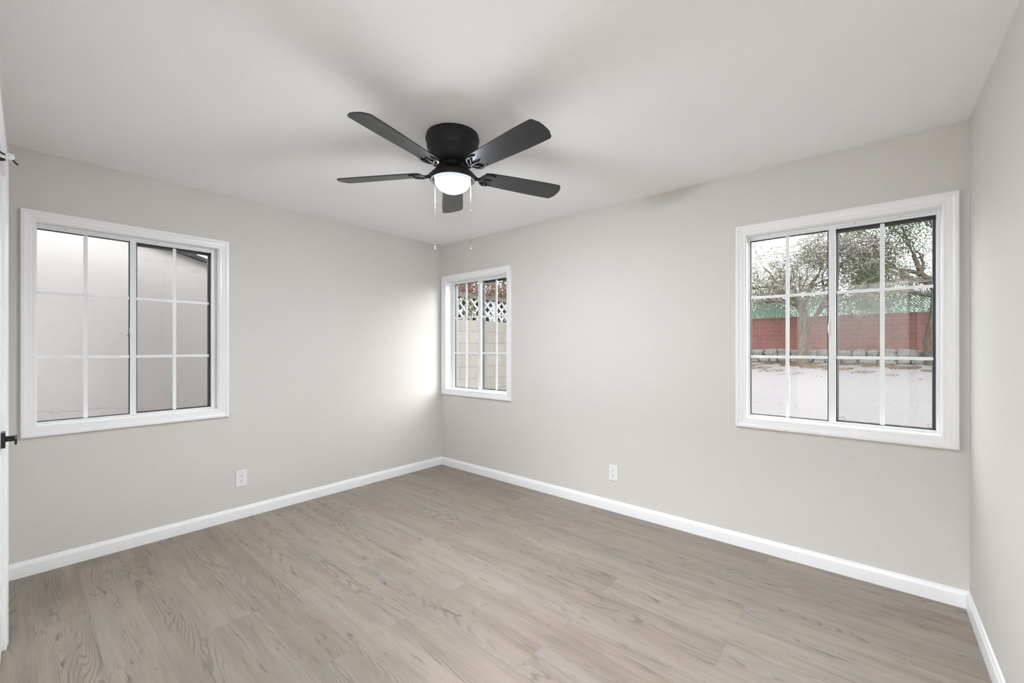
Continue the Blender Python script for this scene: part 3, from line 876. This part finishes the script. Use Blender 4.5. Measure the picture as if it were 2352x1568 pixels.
# red block wall, green lattice behind the gravel yard
YR = 25.0
mb = MB(); mb.box(-7, 12, YR, YR + 0.2, 0.5, 2.76); mb.box(-7, 12, YR - 0.015, YR + 0.215, 2.76, 2.82)
tag(mb.build('red_block_wall', M['red_block']), 'red painted block wall at the far end of the gravel yard', 'wall')
gf = empty('green_lattice_fence', (2, YR + 0.1, 2.82)); tag(gf, 'green diagonal lattice fence on top of the red block wall', 'fence')
u = -5.0
while u < 10:
    part_at(lattice(0, YR + 0.11, u, u + 2.4, 2.82, 3.74, 0.115, 0.04, 0.01, 'x').build('lattice_panel', M['green_wood']), gf)
    mb = MB(); mb.box(u - 0.06, u - 0.01, YR + 0.15, YR + 0.2, 2.6, 3.76); part_at(mb.build('post', M['green_wood']), gf)
    u += 2.46
# raised bed of soil behind the stones
mb = MB(); mb.v += [(-7, 23.2, 0.55), (12, 23.2, 0.55), (12, 23.32, 1.13), (-7, 23.32, 1.13), (12, YR, 1.20), (-7, YR, 1.20)]
mb.f += [(0, 1, 2, 3), (3, 2, 4, 5)]
tag(mb.build('ground_bed', M['soil']), 'raised soil bed between the edging stones and the red wall', 'ground', kind='structure')
TX1 = 1.30
def words(n): return ['first', 'second', 'third', 'fourth', 'fifth', 'sixth', 'seventh', 'eighth', 'ninth', 'tenth', 'eleventh', 'twelfth', 'thirteenth', 'fourteenth', 'fifteenth'][n]
def stone(x, y, z, sx, sy, sz, label, seed):
    rnd = random.Random(seed)
    bm = bmesh.new(); bmesh.ops.create_icosphere(bm, subdivisions=3, radius=1.0)
    ph = [rnd.uniform(0, 6.28) for _ in range(6)]
    bl = rnd.uniform(0.6, 0.9)
    for v in bm.verts:
        c = v.co
        m = max(abs(c.x), abs(c.y), abs(c.z))
        q = c.lerp(c / m, bl)                          # towards a rough block
        j = 1 + 0.09 * sin(3.1 * c.x + ph[0]) + 0.08 * sin(4.3 * c.z + ph[1]) + 0.06 * sin(5.1 * c.y + ph[2]) + rnd.uniform(-0.02, 0.02)
        v.co = Vector((q.x * sx / 2 * j, q.y * sy / 2 * j, q.z * sz / 2 * j))
    me = bpy.data.meshes.new('edging_stone'); bm.to_mesh(me); bm.free(); me.materials.append(M['stone'])
    o = bpy.data.objects.new('edging_stone', me); COL.objects.link(o); o.location = (x, y, z)
    o.rotation_euler = (0, rnd.uniform(-0.08, 0.08), rnd.uniform(-0.15, 0.15))
    tag(o, label, 'stone', 'edging stones below the red wall')
rs = random.Random(3)
for (course, z, h, name) in ((0, 0.745, 0.27, 'lower'), (1, 1.045, 0.32, 'upper')):
    x = TX1 - 0.10; n = 0
    while x > -1.9:
        wd = rs.uniform(0.34, 0.55)
        stone(x - wd / 2, 23.1 + course * 0.06, z + rs.uniform(-0.015, 0.02), wd, 0.36, h * rs.uniform(0.9, 1.12), f'rough edging stone, {words(n)} to the left of the forked trunk, {name} course', 100 + course * 50 + n)
        x -= wd + 0.03; n += 1
    x = TX1 - 0.07; n = 0
    while x < 4.95:
        wd = rs.uniform(0.36, 0.62)
        stone(x + wd / 2, 23.1 + course * 0.06, z + rs.uniform(-0.015, 0.02), wd, 0.36, h * rs.uniform(0.9, 1.12), f'rough edging stone, {words(n)} to the right of the forked trunk, {name} course', 300 + course * 50 + n)
        x += wd + 0.03; n += 1

# fallen leaves
lv = MB(); random.seed(21)
def litter(x, y, s):
    c = Vector((x, y, gz(y) + 0.012)); t = random.uniform(0, 6.28)
    a = Vector((cos(t), sin(t), random.uniform(-0.3, 0.3))) * s; b_ = Vector((-sin(t), cos(t), random.uniform(-0.3, 0.3))) * s * 0.5
    lv.leaf(c, a, b_)
for i in range(26000):
    y = 22.9 - abs(random.gauss(0, 2.6)); x = random.uniform(-2.4, 6)
    k = sin(x * 2.1 + y * 1.7) + 0.7 * sin(x * 5.3 - y * 2.9 + 1) + (0.9 - (22.9 - y) * 0.33) - max(0, x - 1.8) * 0.22
    if k > -0.1: litter(x, y, random.uniform(0.018, 0.042))
for i in range(700): litter(random.uniform(-2, 6), random.uniform(6, 22), random.uniform(0.012, 0.03))
for i in range(700): 
    x = random.uniform(-2.4, 6); y = random.uniform(23.4, 24.9); c = Vector((x, y, 1.13 + (y - 23.32) / 1.68 * 0.07 + 0.02)); a, b_ = leaf_pair(0.05, 0.5); lv.leaf(c, a, b_)
tag(lv.build('fallen_leaves', M['leaf_dry'], recalc=False), 'tan fallen leaves drifted over the gravel below the stones', 'leaves', kind='stuff')

# ------------------------------------------------------------------ trees
def grow(mbw, mbt, tips, p, d, L, r, depth, rnd, spread, up, bend):
    """one branch as a bent tube, then its children"""
    n = 4; pts = [p.copy()]; rad = [r]
    for i in range(n):
        d = (d + Vector((rnd.gauss(0, bend), rnd.gauss(0, bend), rnd.gauss(up, bend)))).normalized()
        p = p + d * (L / n); pts.append(p.copy()); rad.append(r * (1 - 0.42 * (i + 1) / n))
    (mbw if r > 0.022 else mbt).tube(pts, rad, 8 if r > 0.06 else (5 if r > 0.022 else 3), False)
    if depth == 0:
        tips.append((pts[2], d)); tips.append((pts[4], d)); return
    k = rnd.choice((2, 3, 3)) if depth > 1 else 3
    for i in range(k):
        t = rnd.uniform(0.45, 1.0) if i else 1.0
        j = min(n, max(1, int(t * n)))
        q = Vector((rnd.gauss(0, spread), rnd.gauss(0, spread), rnd.gauss(0, spread * 0.7)))
        grow(mbw, mbt, tips, pts[j].copy(), (d + q).normalized(), L * rnd.uniform(0.62, 0.86), rad[j] * rnd.uniform(0.55, 0.75), depth - 1, rnd, spread, up, bend)

def make_tree(name, base, trunk_pts, trunk_r, limbs, leafm, seed, leaves, lsize, scatter, label, depth=4, zmin=3.15, twigs=0, up=0.02, spread=0.6, group=None, twig='twig', bend=0.16):
    rnd = random.Random(seed)
    root = empty(name, base); tag(root, label, 'tree', group)
    tr = MB(); n_ = len(trunk_pts)
    tr.tube(trunk_pts, trunk_r, 14)
    wd, tips = MB(), []
    tw = MB() if twigs else wd
    for (p, d, L, r) in limbs:
        grow(wd, tw, tips, Vector(p), Vector(d).normalized(), L, r, depth, rnd, spread, up, bend)
    for i in range(twigs):                                  # bare, arching outer twigs
        p, d = tips[rnd.randrange(len(tips))]
        p = p.copy(); d = (d + Vector((rnd.gauss(0, 0.8), rnd.gauss(0, 0.8), rnd.gauss(-0.1, 0.5)))).normalized(); pts = [p.copy()]
        for q in range(4):
            d = (d + Vector((rnd.gauss(0, 0.22), rnd.gauss(0, 0.22), rnd.gauss(-0.06, 0.2)))).normalized(); p = p + d * rnd.uniform(0.12, 0.24); pts.append(p.copy())
        if pts[-1].z > zmin: tw.tube(pts, [0.011, 0.010, 0.008, 0.006, 0.004], 3, False)
    part_at(tr.build('trunk', M['bark'], None, 60), root)
    if wd.v: part_at(wd.build('branches', M['bark'], None, 60, recalc=False), root)
    if twigs: part_at(tw.build('twigs', M[twig], None, recalc=False), root)
    lv = MB(); random.seed(seed)
    for i in range(leaves):
        p, d = tips[rnd.randrange(len(tips))]
        c = p + Vector((rnd.gauss(0, scatter), rnd.gauss(0, scatter), rnd.gauss(0, scatter)))
        if c.z < zmin + 0.25 * sin(c.x * 3.0): continue
        a, b_ = leaf_pair(rnd.uniform(lsize * 0.6, lsize * 1.25), 0.45); lv.leaf(c, a, b_)
    part_at(lv.build('foliage', M[leafm], None, recalc=False), root)
    return root

# forked grey tree with bare twigs in front of the red wall
TY = 22.75
B1 = Vector((1.30, TY, 0.62))
limbs = [((1.26, TY, 3.2), (-0.7, -0.2, 0.75), 1.5, 0.11), ((1.30, TY, 3.3), (0.15, 0.3, 1), 1.5, 0.12), ((1.27, TY, 3.3), (-0.25, -0.5, 0.8), 1.4, 0.09),
         ((2.10, TY, 3.3), (0.5, -0.1, 0.9), 1.5, 0.08), ((1.90, TY, 2.95), (0.9, -0.4, 0.7), 1.3, 0.055), ((2.12, TY, 3.35), (-0.1, 0.4, 0.9), 1.4, 0.07),
         ((1.24, TY, 3.1), (-0.95, 0.3, 0.5), 1.5, 0.08), ((1.27, TY, 3.25), (-0.5, -0.6, 0.35), 1.3, 0.06), ((2.10, TY, 3.3), (0.95, 0.2, 0.45), 1.5, 0.06)]
make_tree('yard_tree', B1, [(1.30, TY, 0.5), (1.30, TY, 0.80), (1.30, TY, 1.3), (1.31, TY, 2.0), (1.31, TY, 2.6), (1.27, TY, 3.35)], [0.27, 0.205, 0.175, 0.155, 0.15, 0.14], limbs, 'leaf_olive', 11, 23000, 0.037, 0.30,
          'forked grey-brown tree with bare twigs in front of the red wall', depth=5, up=0.01, spread=0.66, twigs=3400)
# its slanting second stem and a low left fork
yt = bpy.data.objects['yard_tree']
mb = MB(); mb.tube([(1.42, TY, 1.72), (1.52, TY, 2.05), (1.74, TY, 2.6), (1.90, TY, 2.95), (2.14, TY, 3.4)], [0.05, 0.065, 0.08, 0.095, 0.08], 10)
part_at(mb.build('side_stem', M['bark'], None, 60), yt)
mb = MB(); mb.tube([(1.28, TY, 2.62), (1.17, TY, 2.9), (1.06, TY, 3.25), (0.93, TY, 3.6)], [0.07, 0.075, 0.06, 0.045], 10)
part_at(mb.build('side_stem', M['bark'], None, 60), yt)
# dense green tree at the right edge of window 3
B2 = Vector((5.52, 23.0, 0.62))
limbs = [((5.5, 23, 3.6), (-0.7, -0.2, 0.7), 1.7, 0.12), ((5.5, 23, 3.5), (-0.3, -0.5, 0.9), 1.6, 0.12), ((5.55, 23, 3.7), (0.2, 0.2, 1), 1.7, 0.14), ((5.5, 23, 3.3), (-0.9, 0.1, 0.25), 1.4, 0.09),
         ((5.5, 23, 3.8), (-0.6, 0.4, 0.9), 1.6, 0.10), ((5.6, 23, 3.4), (0.8, -0.1, 0.6), 1.5, 0.10)]
make_tree('yard_tree', B2, [(5.5, 23, 0.5), (5.46, 23, 0.95), (5.42, 23, 1.6), (5.50, 23, 2.3), (5.56, 23, 3.0), (5.55, 23, 3.8)], [0.36, 0.28, 0.25, 0.21, 0.19, 0.15], limbs, 'leaf_green', 5, 34000, 0.038, 0.30,
          'dense dark green tree at the right end of the red wall', depth=5, up=0.0, spread=0.66, twigs=500)
# trees over the fence
for i, (x, y, hgt, m, nl, lab) in enumerate(((-2.2, 29.0, 3.4, 'leaf_far', 14000, 'pale green tree beyond the lattice fence, behind the forked tree\'s left side'),
                                      (1.6, 31.0, 3.6, 'leaf_far', 14000, 'pale green tree beyond the lattice fence, directly behind the forked tree'),
                                      (4.6, 29.5, 2.6, 'leaf_green', 8000, 'dark green tree beyond the lattice fence, left of the dense tree'))):
    lim = [((x, y, hgt * 0.55), (cos(a), sin(a) * 0.6, 0.55), 1.7, 0.09) for a in (0.3, 1.6, 2.8, 4.0, 5.2)] + [((x, y, hgt * 0.6), (0, 0, 1), 1.6, 0.1)]
    make_tree('neighbour_tree', (x, y, 0.9), [(x, y, 0.8), (x + 0.05, y, hgt * 0.35), (x, y, hgt * 0.62)], [0.2, 0.17, 0.13], lim, m, 40 + i, nl, 0.055, 0.36, lab, depth=3, spread=0.7, zmin=1.0, group='trees beyond the green lattice')
hg = empty('garden_hedge', (2, 27.6, 1.0)); tag(hg, 'olive green hedge seen through the green lattice fence', 'hedge')
lv = MB(); st = MB(); random.seed(77)
for i in range(15000):
    x = random.uniform(-4.5, 9); z = random.uniform(1.6, 3.75 + 0.45 * sin(x * 1.3) + 0.3 * sin(x * 3.1 + 1))
    a, b_ = leaf_pair(random.uniform(0.035, 0.065), 0.5); lv.leaf(Vector((x, 27.6 + random.gauss(0, 0.35), z)), a, b_)
for i in range(28):
    x = -4.3 + i * 0.48; st.tube([(x, 27.6, 0.9), (x + random.gauss(0, 0.1), 27.6, 2.2), (x + random.gauss(0, 0.2), 27.6, 3.4)], [0.03, 0.025, 0.01], 5, False)
part_at(lv.build('foliage', M['leaf_far'], recalc=False), hg); part_at(st.build('stems', M['bark'], recalc=False), hg)
# overhead cables and a brown pole
for k, (z, lab) in enumerate(((9.15, 'upper of two thin overhead cables above the yard trees'), (8.35, 'lower of two thin overhead cables above the yard trees'))):
    mb = MB(); mb.tube([(-16 + 4 * i, 36 - 0.3 * i, z - 0.9 * sin(pi * i / 10) + 0.1 * i) for i in range(11)], 0.018, 5, False)
    tag(mb.build('overhead_cable', M['wire']), lab, 'cable')
mb = MB(); mb.tube([(4.93, 27.0, 0.9), (4.93, 27.0, 4.35)], 0.06, 8); tag(mb.build('pole', M['rust_pole']), 'rust-brown pole rising behind the green lattice fence', 'pole')
